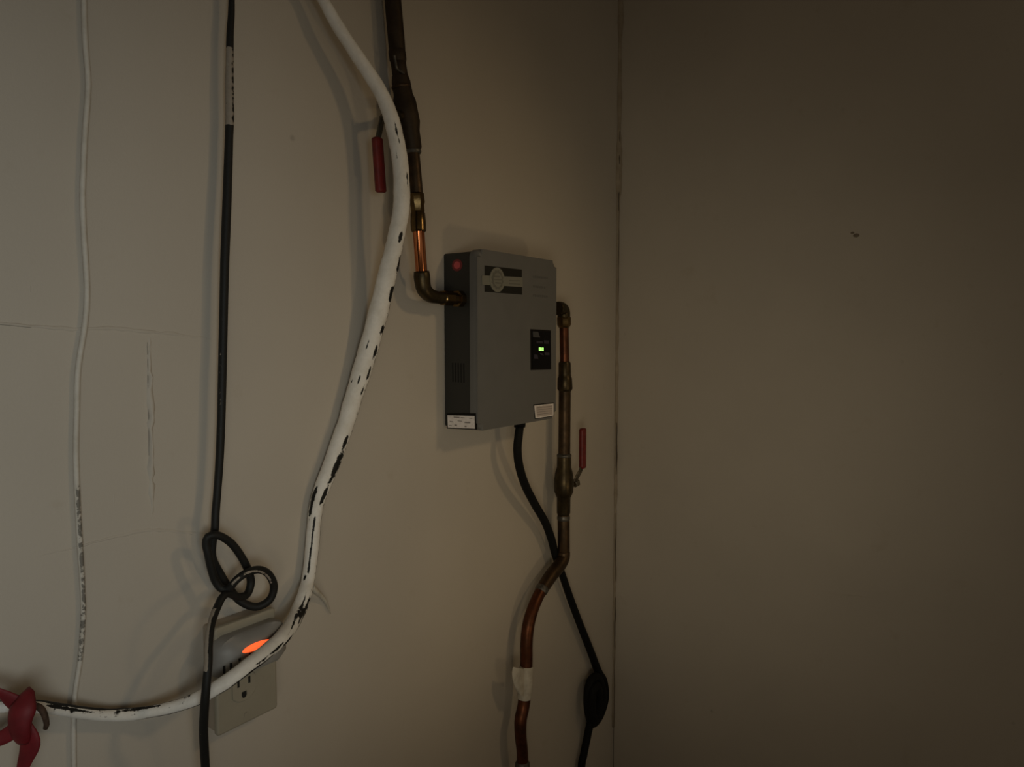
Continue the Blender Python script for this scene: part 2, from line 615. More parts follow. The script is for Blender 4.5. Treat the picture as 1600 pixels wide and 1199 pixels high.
# emblem: dark badge with a round crest and a band
bd = fpatch('badge', ((757, 415), (815, 421.5), (815.5, 460.5), (757, 456)), M_DARKPRINT, ht, 0.0006)
fpatch('band', ((752.5, 430.5), (815.5, 433.5), (816, 448.5), (752.5, 445)), M_EMBLEM, bd, 0.0010)
c = L(776, 437.5, HD)
crest = prism('crest', circle(c.x, c.z, 0.0187, 36), -HD - 0.0016, -HD + 0.001, M_EMBLEM, bd)
gear = []
for k in range(48):
    a = 2 * math.pi * k / 48
    r = 0.0150 if (k // 2) % 2 else 0.0132
    gear.append((c.x + r * math.cos(a), c.z + r * math.sin(a)))
fpat = prism('gear_mark', gear, -HD - 0.0019, -HD, M_EMBLEM2, bd)
prism('gear_centre', circle(c.x, c.z, 0.0105, 24), -HD - 0.0022, -HD, M_EMBLEM, bd)
for (xa, xb, ya, yb) in ((770, 779, 431, 433), (768, 783, 436, 437.5), (772, 781, 441, 443)):
    fpatch('crest_stroke', ((xa, ya), (xb, ya + .8), (xb, yb + .8), (xa, yb)), M_EMBLEM2, bd, 0.0025)
for ya in (438.0, 443.0):
    fpatch('band_stroke', ((795, ya), (812, ya + .6), (812, ya + 1.8), (795, ya + 1.2)), M_EMBLEM2, bd, 0.0013)
# faint lettering at the right of the front, too dim to read
for (xa, xb, y, hgt) in ((833, 856, 431, 3.4), (833, 852, 446, 3.4), (833, 856, 460, 3.6)):
    x = xa
    while x < xb:
        w = rnd.uniform(1.6, 3.4)
        k = (x - 833) * 0.10
        fpatch('faint_print', ((x, y + k), (x + w, y + k + .3), (x + w, y + k + hgt), (x, y + k + hgt)), M_PALEPRINT, ht, 0.0003)
        x += w + 0.9
# control panel
cp = fpatch('control_panel', ((828.5, 514.5), (860, 516.5), (860.5, 577.5), (829, 578.5)), M_LABELEDGE, ht, 0.0010)
fpatch('panel_glass', ((830.5, 517), (858.5, 518.8), (859, 575), (831, 576)), M_GLASSBLACK, cp, 0.0016)
fpatch('icon', ((831, 518), (839.5, 518.7), (842.5, 527.5), (831.5, 527)), M_ICON, cp, 0.0019)
for q in (((837, 533), (847, 533.6), (847, 537), (837, 536.5)), ((848.5, 532), (856, 532.5), (856, 537.5), (848.5, 537)),
          ((842, 551.5), (847.5, 553), (848, 556), (843, 554)), ((833, 554), (838.5, 554.6), (839.5, 561), (833, 560.5)),
          ((849.5, 551), (857, 551.5), (857, 555.5), (849.5, 555))):
    fpatch('icon', q, M_ICON2, cp, 0.0019)


def digit(px, py, w, h):
    s = 1.05
    for q in (((px, py), (px + w, py), (px + w, py + s), (px, py + s)),
              ((px, py + h - s), (px + w, py + h - s), (px + w, py + h), (px, py + h)),
              ((px, py), (px + s, py), (px + s, py + h), (px, py + h)),
              ((px + w - s, py), (px + w, py), (px + w, py + h), (px + w - s, py + h))):
        fpatch('display_digit', q, M_GREEN, cp, 0.0020)


digit(840.8, 543.3, 2.9, 4.6)
digit(844.9, 543.5, 2.9, 4.6)
# rating label on the front, right
lb = fpatch('rating_label', ((833.5, 632.5), (865, 629.2), (865.2, 650.5), (835.5, 655)), M_LABELEDGE, ht, 0.0005)
fpatch('label_paper', ((834.3, 634), (864.2, 630.7), (864.4, 649.7), (836.3, 654)), M_LABEL, lb, 0.0008)
fpatch('label_text', ((836.5, 635.6), (862.5, 632.8), (862.6, 648.2), (838.3, 651.8)), mat('label_fine_print', (0.56, 0.49, 0.46), 0.6), lb, 0.0010)
for j in range(4):
    y = 637.2 + j * 3.4
    fpatch('print_line', ((839, y), (861.5, y - 2.5), (861.5, y - 1.8), (839, y + .7)), M_LABELINK, lb, 0.0012)


# ---- things on the side of the housing (plane x = HX0)
def side(px, py, out=0.0):
    d = ray(px, py)
    t = (HX0 - out - CAM.x) / d.x
    return CAM + d * t


def spatch(name, quad, m, parent, proud=0.0008, depth=0.0015):
    pts = [side(px, py) for px, py in quad]
    bm = bmesh.new()
    a = [bm.verts.new((HX0 - proud, p.y, p.z)) for p in pts]
    b = [bm.verts.new((HX0 + depth, p.y, p.z)) for p in pts]
    bm.faces.new(a)
    bm.faces.new(b[::-1])
    for i in range(len(a)):
        bm.faces.new((a[i], b[i], b[(i + 1) % len(a)], a[(i + 1) % len(a)]))
    return link(name, bm_mesh(bm, name), m, parent)


wlb = spatch('warning_label', ((699.5, 646.5), (744.5, 646), (745, 671.5), (700, 669.5)), M_LABELEDGE, ht, 0.0026)
spatch('label_paper', ((701.2, 649), (743.2, 650), (743.8, 669.8), (701.8, 668)), M_LABEL, wlb, 0.0030)
for (x0, y0, x1, y1) in ((711, 651, 720, 652.6), (722, 652, 728, 653.2), (705, 658, 710, 659.4), (717, 657, 724, 658.2),
                         (728, 659, 737, 661), (704, 664, 708, 665.2), (712, 663, 716, 665.2), (728, 665, 731, 667), (735, 653, 740, 654)):
    spatch('print_mark', ((x0, y0), (x1, y0 + .4), (x1, y1 + .4), (x0, y1)), M_LABELINK, wlb, 0.0033)
# louvre slots
for k in range(5):
    x = 706.5 + k * 4.3
    spatch('vent_slot', ((x, 567 + k * .25), (x + 1.7, 567 + k * .25), (x + 2.1, 597 + k * .35), (x + .4, 597 + k * .35)), M_SLOT, ht, 0.0003)
# red round mark on the side
c = side(714.5, 414.5)
for nm, r, pr, m in (('red_mark', 0.0100, 0.0005, M_REDPRINT2), ('red_mark', 0.0062, 0.0009, M_REDPRINT)):
    bm = bmesh.new()
    a = [bm.verts.new((HX0 - pr, c.y + r * 1.0 * math.cos(t), c.z + r * .9 * math.sin(t))) for t in [2 * math.pi * k / 24 for k in range(24)]]
    b = [bm.verts.new((HX0 + .001, v.co.y, v.co.z)) for v in a]
    bm.faces.new(a)
    for i in range(24):
        bm.faces.new((a[i], b[i], b[(i + 1) % 24], a[(i + 1) % 24]))
    link(nm, bm_mesh(bm, nm), m, ht)
# cord grip below
gp = L(812, 668, HD * 0.52)
turned('cord_grip', (gp.x, gp.y, HZ0 + 0.004), (gp.x, gp.y, HZ0 - 0.012), [(0, .0125), (.35, .0125), (.4, .0105), (1, .0095)], M_RUBBER, ht)


# ------------------------------------------------------------------ pipes
def P2(px, py, off):
    return L(px, py, off)


def seg(name, a, b, wa, wb, m, parent, segs=20, lip=0.0):
    """straight run between two pixel points (px, py, off), widths in px"""
    p0, p1 = L(*a), L(*b)
    r0, r1 = 0.5 * wa * mpp(p0), 0.5 * wb * mpp(p1)
    prof = [(0, r0 * 0.96), (0.03, r0), (0.97, r1), (1, r1 * 0.96)]
    return turned(name, p0, p1, prof, m, parent, segs)


def fitting(name, a, b, rows, m, parent, segs=20):
    """rows (t, width px) along a->b"""
    p0, p1 = L(*a), L(*b)
    k = mpp((p0 + p1) / 2)
    return turned(name, p0, p1, [(t, 0.5 * w * k) for t, w in rows], m, parent, segs)


def bent(name, rows, m, parent, segs=18, step=0.003):
    return link(name, tube_mesh(name, pxpath(rows, step), segs), m, parent)


def lever(name, pts, w, th, m, parent):
    """flat bar along points, w = width (in view), th = thickness; rounded ends"""
    bm = bmesh.new()
    rings = []
    n = len(pts)
    for i, p in enumerate(pts):
        t = (pts[min(n - 1, i + 1)] - pts[max(0, i - 1)]).normalized()
        fr = (-FWD - t * (-FWD).dot(t)).normalized()
        fr = Vector((0, -1, 0)) - t * Vector((0, -1, 0)).dot(t)
        fr.normalize()
        sd = fr.cross(t)
        ring = []
        for k in range(12):
            a = 2 * math.pi * k / 12
            ca, sa = math.cos(a), math.sin(a)
            ca = math.copysign(abs(ca) ** 0.6, ca)
            sa = math.copysign(abs(sa) ** 0.6, sa)
            s = 1.0
            if i in (0, n - 1):
                s = 0.72
            ring.append(bm.verts.new(p + sd * ca * w * .5 * s + fr * sa * th * .5 * s))
        rings.append(ring)
    for i in range(n - 1):
        for k in range(12):
            bm.faces.new((rings[i][k], rings[i][(k + 1) % 12], rings[i + 1][(k + 1) % 12], rings[i + 1][k]))
    bm.faces.new(rings[0][::-1])
    bm.faces.new(rings[-1])
    o = link(name, bm_mesh(bm, name), m, parent)
    return smooth_by_angle(o, 50)


def along(a, b, n):
    return [a + (b - a) * (i / (n - 1)) for i in range(n)]


def capped(a, b):
    return [a + (b - a) * t for t in (0, .025, .07, .5, .93, .975, 1)]


CO = HD * 0.50          # distance of the water connections from the wall
# ---- inlet, left of the heater
A0 = L(607, -70, .034)
ip = thing('inlet_pipe', 'dark copper water pipe with red-handled valve, dropping into the heater\'s left side', 'pipe', L(660, 470, CO))
seg('pipe', (572, -480, .016), (621, 82, .023), 26, 26, M_PIPE_OLD, ip)
fitting('solder_joint', (620, 78, .023), (622.5, 98, .0235), [(0, 25), (.2, 27), (.8, 26.5), (1, 24)], M_PIPE_OLD, ip)
seg('pipe', (622, 96, .0235), (626, 122, .0245), 24, 24, M_PIPE_OLD, ip)
# drip of solder or paint
ln = [L(616, 86, .0365), L(618, 97, .037), L(620.5, 108, .0375), L(627, 112, .036), L(634, 118, .032)]
link('solder_run', tube_mesh('solder_run', catmull([(*p, .0017, 0.) for p in ln], .002), 8), M_SOLDER, ip)
vb = fitting('valve_body', (625, 118, .0245), (645, 236, .032),
             [(0, 25), (.08, 29), (.25, 30), (.34, 36), (.62, 38), (.74, 32), (.96, 30), (1, 26)], M_PIPE_OLD, ip, 20)
fitting('solder_ring', (626.5, 134, .0255), (627.3, 139, .0258), [(0, 29), (.3, 31), (.7, 31), (1, 29)], M_PIPE_BROWN, ip)
seg('pipe', (644, 232, .032), (651, 306, .039), 22, 21, M_PIPE_BROWN, ip)
fitting('solder_ring', (644.5, 234, .032), (645.2, 241, .0325), [(0, 25), (.3, 27), (.7, 27), (1, 24)], M_SOLDER, ip)
fitting('compression_nut', (650.4, 302, .0388), (653, 333, .0412), [(0, 21), (.06, 25), (.5, 26), (.6, 23), (.95, 22.5), (1, 20)], M_BRASS, ip, 8)
fitting('coupling', (652.8, 331, .0411), (654.2, 363, .0432), [(0, 20), (.1, 23), (.42, 24), (.5, 24.5), (.93, 24), (1, 20)], M_BRASS, ip)
seg('copper_pipe', (653.8, 358, .043), (659.0, 432, CO), 18.5, 18.5, M_COPPER, ip)
bent('elbow', [(658.4, 424, CO, 24), (659.2, 432, CO, 26), (660, 441, CO, 25), (663, 453, CO, 24), (672, 462, CO, 22),
               (683, 465, CO, 20), (692, 465.5, CO, 20)], M_BRASS_DARK, ip)
e1 = L(690, 465.5, CO)
e2 = Vector((HX0 + .002, e1.y, e1.z))
k = mpp(e1)
turned('union_nut', e1, e2, [(0, 9.5 * k), (.05, 12 * k), (.45, 12.5 * k), (.5, 10 * k), (.7, 10 * k), (.72, 13.5 * k), (1, 13.5 * k)], M_BRASS, ip, 8)
# valve stem and red handle hanging on the left of the valve
h0 = L(634, 180, .028)
st = L(598, 186, .034)
turned('valve_stem', h0, st, [(0, .008), (.4, .008), (.42, .0055), (1, .0050)], M_BRASS_DARK, ip, 8)
lev = lever('valve_handle', along(L(598, 180, .034), L(593, 206, .034), 3) + along(L(590, 218, .034), L(592, 250, .034), 3), .0085, .003, M_STEEL, ip)
lever('handle_sleeve', capped(L(589.3, 215, .034), L(595.3, 301, .0355)), .0150, .0100, M_RED, lev)
turned('stem_nut', L(596.5, 186, .034), L(601, 185.6, .034), [(0, .0042), (.2, .0062), (.8, .0062), (1, .0042)], M_STEEL, ip, 6)
bent('wire_end', [(596, 172, .040, 2), (597, 180, .041, 2.4), (599, 187, .041, 2.4), (598, 193, .040, 2)], M_STEEL, ip, 6)

# ---- outlet, right of the heater
op = thing('outlet_pipe', 'brown copper water pipe with red-handled valve, bending down from the heater\'s right side', 'pipe', L(882, 490, CO))
q0 = L(879.5, 484, CO)
HXr = Vector((HX1 - .002, q0.y, q0.z))
k = mpp(q0)
turned('union_nut', HXr, HXr + Vector((.016, 0, 0)), [(0, 10 * k), (.1, 12.5 * k), (.9, 12.5 * k), (1, 10 * k)], M_BRASS_DARK, op, 8)
bent('elbow', [(871, 482, CO, 21), (876, 482, CO, 21), (880.5, 486, CO, 20), (881, 495, CO, 20), (881, 502, CO, 20)], M_BRASS_DARK, op)
fitting('compression_nut', (881, 494, CO), (881.3, 512, CO), [(0, 19), (.15, 22), (.75, 22), (1, 17)], M_BRASS, op, 8)
seg('copper_pipe', (881.3, 508, CO), (882.3, 570, CO), 14.5, 14.5, M_COPPER_DULL, op)
fitting('coupling', (882.2, 565, CO), (882.8, 612, CO), [(0, 16), (.06, 19), (.42, 19.5), (.5, 20), (.56, 22.5), (.9, 24), (.94, 22), (1, 19)], M_BRASS_DARK, op)
seg('pipe', (882.6, 608, CO), (881.5, 716, CO), 18.8, 18.8, M_PIPE_BROWN, op)
fitting('valve_body', (881.5, 711, CO), (880.5, 806, CO),
        [(0, 19), (.02, 22), (.2, 22.5), (.3, 28), (.42, 31), (.60, 30), (.68, 24), (.70, 21.5), (.95, 21), (1, 18)], M_BRASS_DARK, op, 16)
fitting('solder_ring', (881.5, 709, CO), (881.5, 715, CO), [(0, 19), (.3, 23), (.7, 23), (1, 21)], M_SOLDER, op)
seg('pipe', (880.6, 800, CO), (881, 866, CO), 18.8, 18.8, M_PIPE_BROWN, op)
fitting('solder_ring', (880.6, 806, CO), (880.6, 813, CO), [(0, 19), (.3, 20.3), (.7, 20.3), (1, 19)], M_SOLDER, op)
bent('bend', [(881, 862, CO, 19.5), (879.8, 873, CO, 20.5), (873, 885, CO, 21), (863, 897, CO, 21), (852, 913, CO, 20.5), (846, 924, CO, 19)], M_PIPE_BROWN, op)
s_ = [(848.5, 917.5, CO), (844.5, 925.5, CO)]
fitting('solder_ring', s_[0], s_[1], [(0, 19), (.3, 21), (.7, 21), (1, 19)], M_SOLDER, op)
bent('copper_tube', [(849, 917, CO, 18.5), (840, 934, CO, 18.5), (831.5, 955, CO, 19), (825.5, 978, CO, 19.5), (822.8, 1004, CO, 19.5), (822.5, 1035, CO, 19.5),
                     (820.5, 1070, CO, 19.5), (818.5, 1100, CO, 19.5), (813.5, 1126, CO, 19.5), (813.5, 1150, CO, 18.5), (816, 1175, CO, 18),
                     (816.5, 1205, CO, 18), (816.5, 1300, CO, 18), (816.5, 1600, CO, 18), (815, 1950, CO, 18)], M_COPPER_DULL, op)
fitting('solder_ring', (816.3, 1190, CO), (816.4, 1206, CO), [(0, 18), (.2, 23), (.8, 24), (1, 20)], M_SOLDER, op)
# right valve handle: bracket from the stem, then up
v0 = L(883, 757, CO)
v1 = L(899, 757, CO + .004)
turned('valve_stem', v0, v1, [(0, .009), (.5, .009), (.52, .006), (1, .0055)], M_BRASS_DARK, op, 8)
turned('stem_nut', L(896.5, 756, CO + .003), L(903.5, 753, CO + .006), [(0, .005), (.2, .0085), (.75, .0085), (1, .005)], M_STEEL, op, 6)
lev = lever('valve_handle', [L(897, 760, CO + .004), L(899, 752, CO + .004), L(902, 745, CO + .004), L(906.5, 737, CO + .005), L(910, 728, CO + .006), L(910.3, 712, CO + .006)],
            .0115, .003, M_STEEL, op)
lever('handle_sleeve', capped(L(910.4, 732, CO + .006), L(910.6, 669.5, CO + .006)), .0165, .0105, M_RED, lev)

# white tape wrapped round the lower tube
tp = thing('tape_wrap', 'white tape wrapped around the lower copper tube of the outlet pipe', 'tape', L(820, 1068, CO))
fitting('wrap', (822.5, 1041, CO), (819, 1092, CO), [(0, 20.5), (.04, 22), (.5, 23.5), (.96, 22), (1, 20.5)], M_TAPE, tp)
bm = bmesh.new()
fr_, bk_ = [], []
for j in range(6):
    y = 1043 + 8.6 * j
    xo = (802, 800.5, 801, 803, 806, 811)[j]
    row = [L(xo + (819 - xo) * t, y + 3 * t, CO + .006 + .004 * math.sin(math.pi * t)) for t in (0, .35, .7, 1)]
    fr_.append([bm.verts.new(p) for p in row])
    bk_.append([bm.verts.new(p + Vector((.0006, .0016, 0))) for p in row])
for j in range(5):
    for i in range(3):
        bm.faces.new((fr_[j][i], fr_[j][i + 1], fr_[j + 1][i + 1], fr_[j + 1][i]))
        bm.faces.new((bk_[j][i], bk_[j + 1][i], bk_[j + 1][i + 1], bk_[j][i + 1]))
    bm.faces.new((fr_[j][0], fr_[j + 1][0], bk_[j + 1][0], bk_[j][0]))
    bm.faces.new((fr_[j][3], bk_[j][3], bk_[j + 1][3], fr_[j + 1][3]))
for j in (0, 5):
    for i in range(3):
        bm.faces.new((fr_[j][i], bk_[j][i], bk_[j][i + 1], fr_[j][i + 1]))
smooth_by_angle(link('tape_flap', bm_mesh(bm, 'tape_flap'), M_TAPE, tp), 50)

# ------------------------------------------------------------------ heater power cord
rows = [(812, 668, .047, 13), (810, 684, .046, 13.5), (808.5, 702, .043, 13.5), (811, 727, .038, 13.5), (820, 757, .032, 13.5), (835, 787, .026, 13), (851, 815, .022, 12.5),
        (861, 841, .020, 12.5), (868, 868, .018, 12), (879, 900, .016, 11.5), (892, 938, .014, 11.5), (907, 978, .013, 11.5), (922, 1016, .013, 12),
        (934, 1048, .014, 12.5), (943, 1066, .016, 13), (945, 1092, .018, 13), (937, 1118, .018, 13), (926, 1131, .017, 13), (920, 1116, .020, 13), (918, 1088, .023, 13),
        (923, 1064, .024, 13), (934, 1059, .025, 13), (941, 1080, .030, 13), (940, 1104, .031, 13), (931, 1124, .030, 13), (925, 1112, .031, 13), (926, 1082, .034, 13),
        (933, 1072, .034, 13), (936, 1092, .032, 13), (930, 1112, .024, 13), (922, 1132, .018, 12.5), (917, 1155, .014, 12), (912, 1180, .013, 12), (908, 1205, .013, 12), (900, 1320, .013, 12), (893, 1550, .013, 12), (890, 1900, .013, 12)]
o = link('power_cord', tube_mesh('power_cord', pxpath(rows, .0035), 12), M_RUBBER)
tag(o, 'black power cord from the heater\'s underside, bundled into a clump near the corner', 'cord')

# ------------------------------------------------------------------ thin white cable at the far left
rows = [(120, -820), (124, -400), (129, -90), (131, -30), (131.5, 20), (133.5, 70), (137.5, 120), (137, 155), (133, 205), (130.5, 260), (129, 310), (131, 365), (134, 410), (136, 450), (135, 485), (131, 520), (125, 555), (121, 590),
        (120, 640), (118.5, 700), (120, 760), (123, 820), (126, 870), (129, 920), (130, 960), (128, 1000), (124, 1040), (119, 1070), (116, 1100), (115, 1140), (115.5, 1200), (116, 1300), (119, 1650), (122, 2300)]


def bare_cable(key, u, f):
    i = min(len(rows_c) - 1, max(0, int(key)))
    y = rows_c[i][1]
    b = 0.0
    if 740 < y < 930:
        b = 0.52 if u > 0.15 else 0.16
    elif 930 <= y < 1030:
        b = 0.47
    elif y < 720:
        b = 0.10
    return b


rows_c = rows
o = link('thin_cable', tube_mesh('thin_cable', pxpath([(x, y, .004, 8.2 if y < 900 else 7.2) for x, y in rows], .006), 10, bare=bare_cable, wobble=.03), M_CABLE)
tag(o, 'thin white painted cable running straight down the wall at far left', 'cable')

# ------------------------------------------------------------------ black cord with knot
KN = [(337, 800, .020), (335.8, 826, .020), (332, 850, .016), (332, 872, .014), (344, 897, .012), (358, 919, .012), (376, 940, .016), (400, 948.5, .022), (421, 938, .028),
      (428, 917, .032), (420, 898, .036), (405, 890.5, .040), (386, 895, .042), (369, 907, .040), (358, 920, .034), (346, 920, .028), (336, 907, .026), (329.5, 886, .028), (325, 865, .030), (322, 851, .030),
      (325, 839, .032), (341, 837, .034), (361, 849, .032), (377, 870, .029), (388, 892, .026), (392, 911, .024), (386, 929, .026), (372, 933, .030), (358, 928, .034),
      (348, 933, .038), (340, 948, .042), (333, 966, .050), (328.5, 985, .060)]
rows = [(366, -700, .016, 9), (365, -350, .016, 9), (363, -90, .016, 9), (362, -20, .016, 9), (361.5, 20, .016, 10), (359.5, 55, .016, 11), (359, 95, .016, 11.5), (358.5, 140, .016, 13), (359, 185, .016, 13), (358, 210, .016, 12.5), (356.5, 260, .016, 13), (354.5, 320, .017, 13.5),
        (351.5, 400, .018, 13.5), (350, 460, .018, 13), (348.5, 530, .018, 13), (347, 600, .019, 12.8), (345.5, 660, .019, 12.5), (343, 720, .019, 12.2), (339.5, 770, .019, 11.8)]
rows += [(x, y, d, 12.2) for x, y, d in KN]
rows += [(326, 1010, .070, 12.5), (325.5, 1035, .078, 12.8), (323, 1065, .082, 13), (320, 1100, .080, 13.5), (318, 1140, .070, 13.5), (319.5, 1175, .062, 13.5), (321.5, 1210, .058, 13), (326, 1310, .05, 13), (332, 1600, .03, 13), (336, 2250, .02, 13)]
rows_k = rows


def bare_cord(key, u, f):
    i = min(len(rows_k) - 1, max(0, int(key + 0.5)))
    x, y = rows_k[i][0], rows_k[i][1]
    if y < 10:
        return 0.9
    if 95 <= y <= 185 and i < 12:
        return 0.30 if u < 0.72 else 0.52
    if 530 <= y <= 665 and i < 20:
        return 0.62 if abs(u) < 0.6 else 1.0
    if 29 <= i <= 32:
        return 0.44 if f > 0 and abs(u) < .55 else 1.0
    if i > 48 and 960 < y < 1060:
        return 0.24 if -0.8 < u < 0.3 else 0.9
    if i > 48 and y > 1060:
        return 0.68 if abs(u) < 0.5 else 1.0
    return 0.95


o = link('knotted_cord', tube_mesh('knotted_cord', pxpath(rows, .003), 14, bare=bare_cord), M_CORD)
tag(o, 'black hanging cord with a loose knot above the outlet, left of the white hose', 'cord')

# ------------------------------------------------------------------ white painted hose
HR = [(330, -520, .022, 15), (370, -330, .024, 15), (415, -190, .027, 15.5), (455, -95, .029, 16), (482, -40, .030, 17), (505, 0, .030, 18), (525, 36, .034, 19.5), (548, 72, .038, 20.5), (572, 108, .042, 21.5), (594, 143, .048, 22.5), (609, 178, .053, 24), (618, 213, .056, 25), (625, 252, .059, 25.5),
      (627.5, 290, .061, 25.5), (627, 326, .060, 26), (621, 360, .054, 26.5), (613.5, 395, .046, 27.5), (605, 430, .038, 28.5), (596, 468, .030, 30), (586, 508, .025, 30), (575, 548, .020, 30),
      (563, 588, .017, 29.5), (551, 626, .0155, 27), (541, 660, .0145, 26), (529, 694, .0140, 26.5), (517, 728, .0135, 25.5), (505, 758, .0128, 24.5), (495.5, 786, .0115, 22.5),
      (491, 815, .0110, 20.5), (488.5, 845, .0110, 21), (485.5, 875, .0115, 20.5), (481.5, 905, .0130, 20.5), (475.5, 930, .022, 22), (466, 955, .030, 23), (453, 980, .047, 23.5), (436, 1001, .060, 24),
      (414, 1020, .066, 24), (391, 1038, .071, 24), (366, 1057, .070, 23.5), (339, 1075, .062, 22), (310, 1091, .050, 20.5), (278, 1103, .036, 18.5), (243, 1111, .024, 18), (205, 1116.5, .016, 18.5),
      (165, 1117.5, .0145, 18.5), (128, 1114, .018, 18.5), (95, 1109, .022, 18), (64, 1105, .026, 19), (30, 1103, .026, 18), (-10, 1106, .026, 18), (-70, 1112, .022, 18), (-200, 1128, .018, 18), (-420, 1165, .014, 18), (-900, 1250, .013, 19)]
# bare patches: (px, py, half length px, side u centre, u half width)
BP = [(614, 205, 9, .35, .15), (630, 222, 5, .45, .10), (618, 245, 6, -.25, .10), (638, 280, 9, .80, .12), (624, 300, 5, .1, .1), (622, 370, 6, .65, .2), (621, 415, 9, .98, .12), (612, 458, 10, .95, .22), (598, 515, 7, .92, .18),
      (588, 552, 9, .85, .18), (577, 540, 7, -.05, .10), (576, 585, 8, .85, .14), (562, 596, 7, .15, .12), (552, 598, 5, -.5, .10), (565, 612, 7, .8, .12), (536, 692, 8, .80, .25), (521, 727, 20, .78, .30), (505, 775, 12, .72, .25),
      (489, 783, 18, -.55, .33), (492, 818, 8, .25, .22), (488, 845, 16, .15, .16), (487, 875, 20, .1, .20), (483, 905, 6, -.3, .22),
      (470, 948, 14, .42, .13), (462, 963, 16, .62, .12), (458, 966, 14, .12, .08), (452, 980, 12, .35, .10), (468, 956, 22, .9, .12), (425, 1012, 12, .5, .2), (440, 1000, 8, .9, .2), (405, 1030, 14, .45, .14), (395, 1043, 30, .85, .14), (350, 1075, 22, .95, .12),
      (300, 1100, 20, .9, .15), (250, 1118, 30, .85, .18), (170, 1127, 60, .93, .12), (215, 1108, 30, -.95, .06), (100, 1100, 28, -.92, .10), (130, 1122, 30, .9, .12)]  # upper-side patches of the low run paint in the shadow there
CUM = [0.0]
for a, b in zip(HR, HR[1:]):
    CUM.append(CUM[-1] + math.hypot(b[0] - a[0], b[1] - a[1]))


def key_at(px, py):
    best = (1e9, 0)
    for i in range(len(HR) - 1):
        ax, ay, bx, by = HR[i][0], HR[i][1], HR[i + 1][0], HR[i + 1][1]
        dx, dy = bx - ax, by - ay
        t = max(0, min(1, ((px - ax) * dx + (py - ay) * dy) / (dx * dx + dy * dy)))
        d = math.hypot(ax + t * dx - px, ay + t * dy - py)
        if d < best[0]:
            best = (d, CUM[i] + t * (CUM[i + 1] - CUM[i]))
    return best[1]


BPK = [(key_at(px, py), h, u, du * (.72 if h <= 10 and u > .7 else 1)) for px, py, h, u, du in BP]


S_LOW = key_at(310, 1091)


def bare_hose(key, u, f):
    i = min(len(HR) - 2, max(0, int(key)))
    s = CUM[i] + (key - i) * (CUM[i + 1] - CUM[i])
    v = 0.08
    if f < -0.15:
        v = 0.95                      # the side turned to the wall never got paint
    elif u > 0.9 and s > 870:
        v = 0.36
    if s > S_LOW and u < -0.2 and f > -0.2:
        v = max(v, 0.40)              # thin grey coat plus painted shade along the low run's upper side
    for k, h, uc, du in BPK:
        d = math.hypot((s - k) / (h * 1.5), (u - uc) / (du * 0.9)) if f > -0.2 else 9
        if d < 1.5:
            v = max(v, 1.0 - 0.55 * d)
    return v


hp = pxpath(HR, .0022)
lump = [random.Random(31 + i).uniform(-1, 1) for i in range(len(hp) // 4 + 3)]
for i, q in enumerate(hp):
    j, t = divmod(i, 4)
    hp[i] = q[:3] + (q[3] * (1 + .035 * (lump[j] * (1 - t / 4) + lump[j + 1] * t / 4)), q[4])
o = link('white_hose', tube_mesh('white_hose', hp, 32, bare=bare_hose, wobble=.018), M_HOSE)
tag(o, 'thick hose in flaking white paint curving down past the heater to lower left', 'hose')
# torn strip of paint skin hanging from the hose
fl = bent('paint_flap', [(487, 918, .020, 9), (494, 925, .014, 9), (502, 932, .008, 7), (509, 941, .004, 5), (514, 953, .003, 2.5), (516.5, 959, .002, 1.2)], M_TAPE, o, 8)

# ------------------------------------------------------------------ outlet box with plate
pa = L(337, 1050, .026)
pc_ = L(384, 1045, .026)
PW, PH = .074, .121
px0 = pa.x
px1 = L(433, 1050, .026).x
pz1 = L(384, 966, .026).z
pz0 = pz1 - PH
print('PLATE', px1 - px0)
ob = thing('wall_outlet', 'ivory wall outlet plate on a shallow surface box, below the knotted cord', 'outlet', Vector(((px0 + px1) / 2, 0, pz0)))
prism('box', rrect(px0 + .002, px1 - .002, pz0 + .002, pz1 - .002, .003, 3), -.021, 0.0, M_BOX, ob)
prism('plate', rrect(px0, px1, pz0, pz1, .004, 4), -.026, -.0205, M_PLATE, ob, .0025)
rc = L(381.5, 1073, .027)
rcp = prism('receptacle', [(rc.x + max(-.0145, min(.0145, .0175 * math.cos(a))), rc.z + .0172 * math.sin(a)) for a in [2 * math.pi * k / 32 for k in range(32)]],
            -.0275, -.022, M_PLATE, ob, .0012)


def oslot(px, py, w, h, parent, off=.0275):
    p = L(px, py, off)
    return prism('slot', [(p.x - w / 2, p.z - h / 2), (p.x + w / 2, p.z - h / 2), (p.x + w / 2, p.z + h / 2), (p.x - w / 2, p.z + h / 2)], -off - .0003, -off + .004, M_SLOT, parent)


oslot(372.5, 1069, .0026, .0085, rcp)
oslot(389.5, 1062, .0026, .0078, rcp)
g = L(381.5, 1085, .0275)
prism('ground_slot', [(g.x + .0031 * math.cos(a), g.z - .0030 + (.0062 if math.sin(a) > .3 else .0036 * (math.sin(a) + .7))) for a in [2 * math.pi * k / 16 for k in range(16)]],
      -.0278, -.024, M_SLOT, rcp)
sc = L(385, 1117, .0265)
prism('plate_screw', circle(sc.x, sc.z, .0028, 12), -.0268, -.025, M_PLATE, ob)

# plug-in tap with an orange lamp, in the upper socket
AF = .050                                     # front of the tap
ax0, ax1 = L(337, 1030, AF - .010).x, L(449, 1010, AF - .012).x
az1 = L(385, 987, AF - .012).z
az0 = az1 - .041
ad = thing('plug_in_tap', 'grey plug-in socket tap with glowing orange lamp in the wall outlet', 'socket adapter', Vector(((ax0 + ax1) / 2, -.026, az0)))
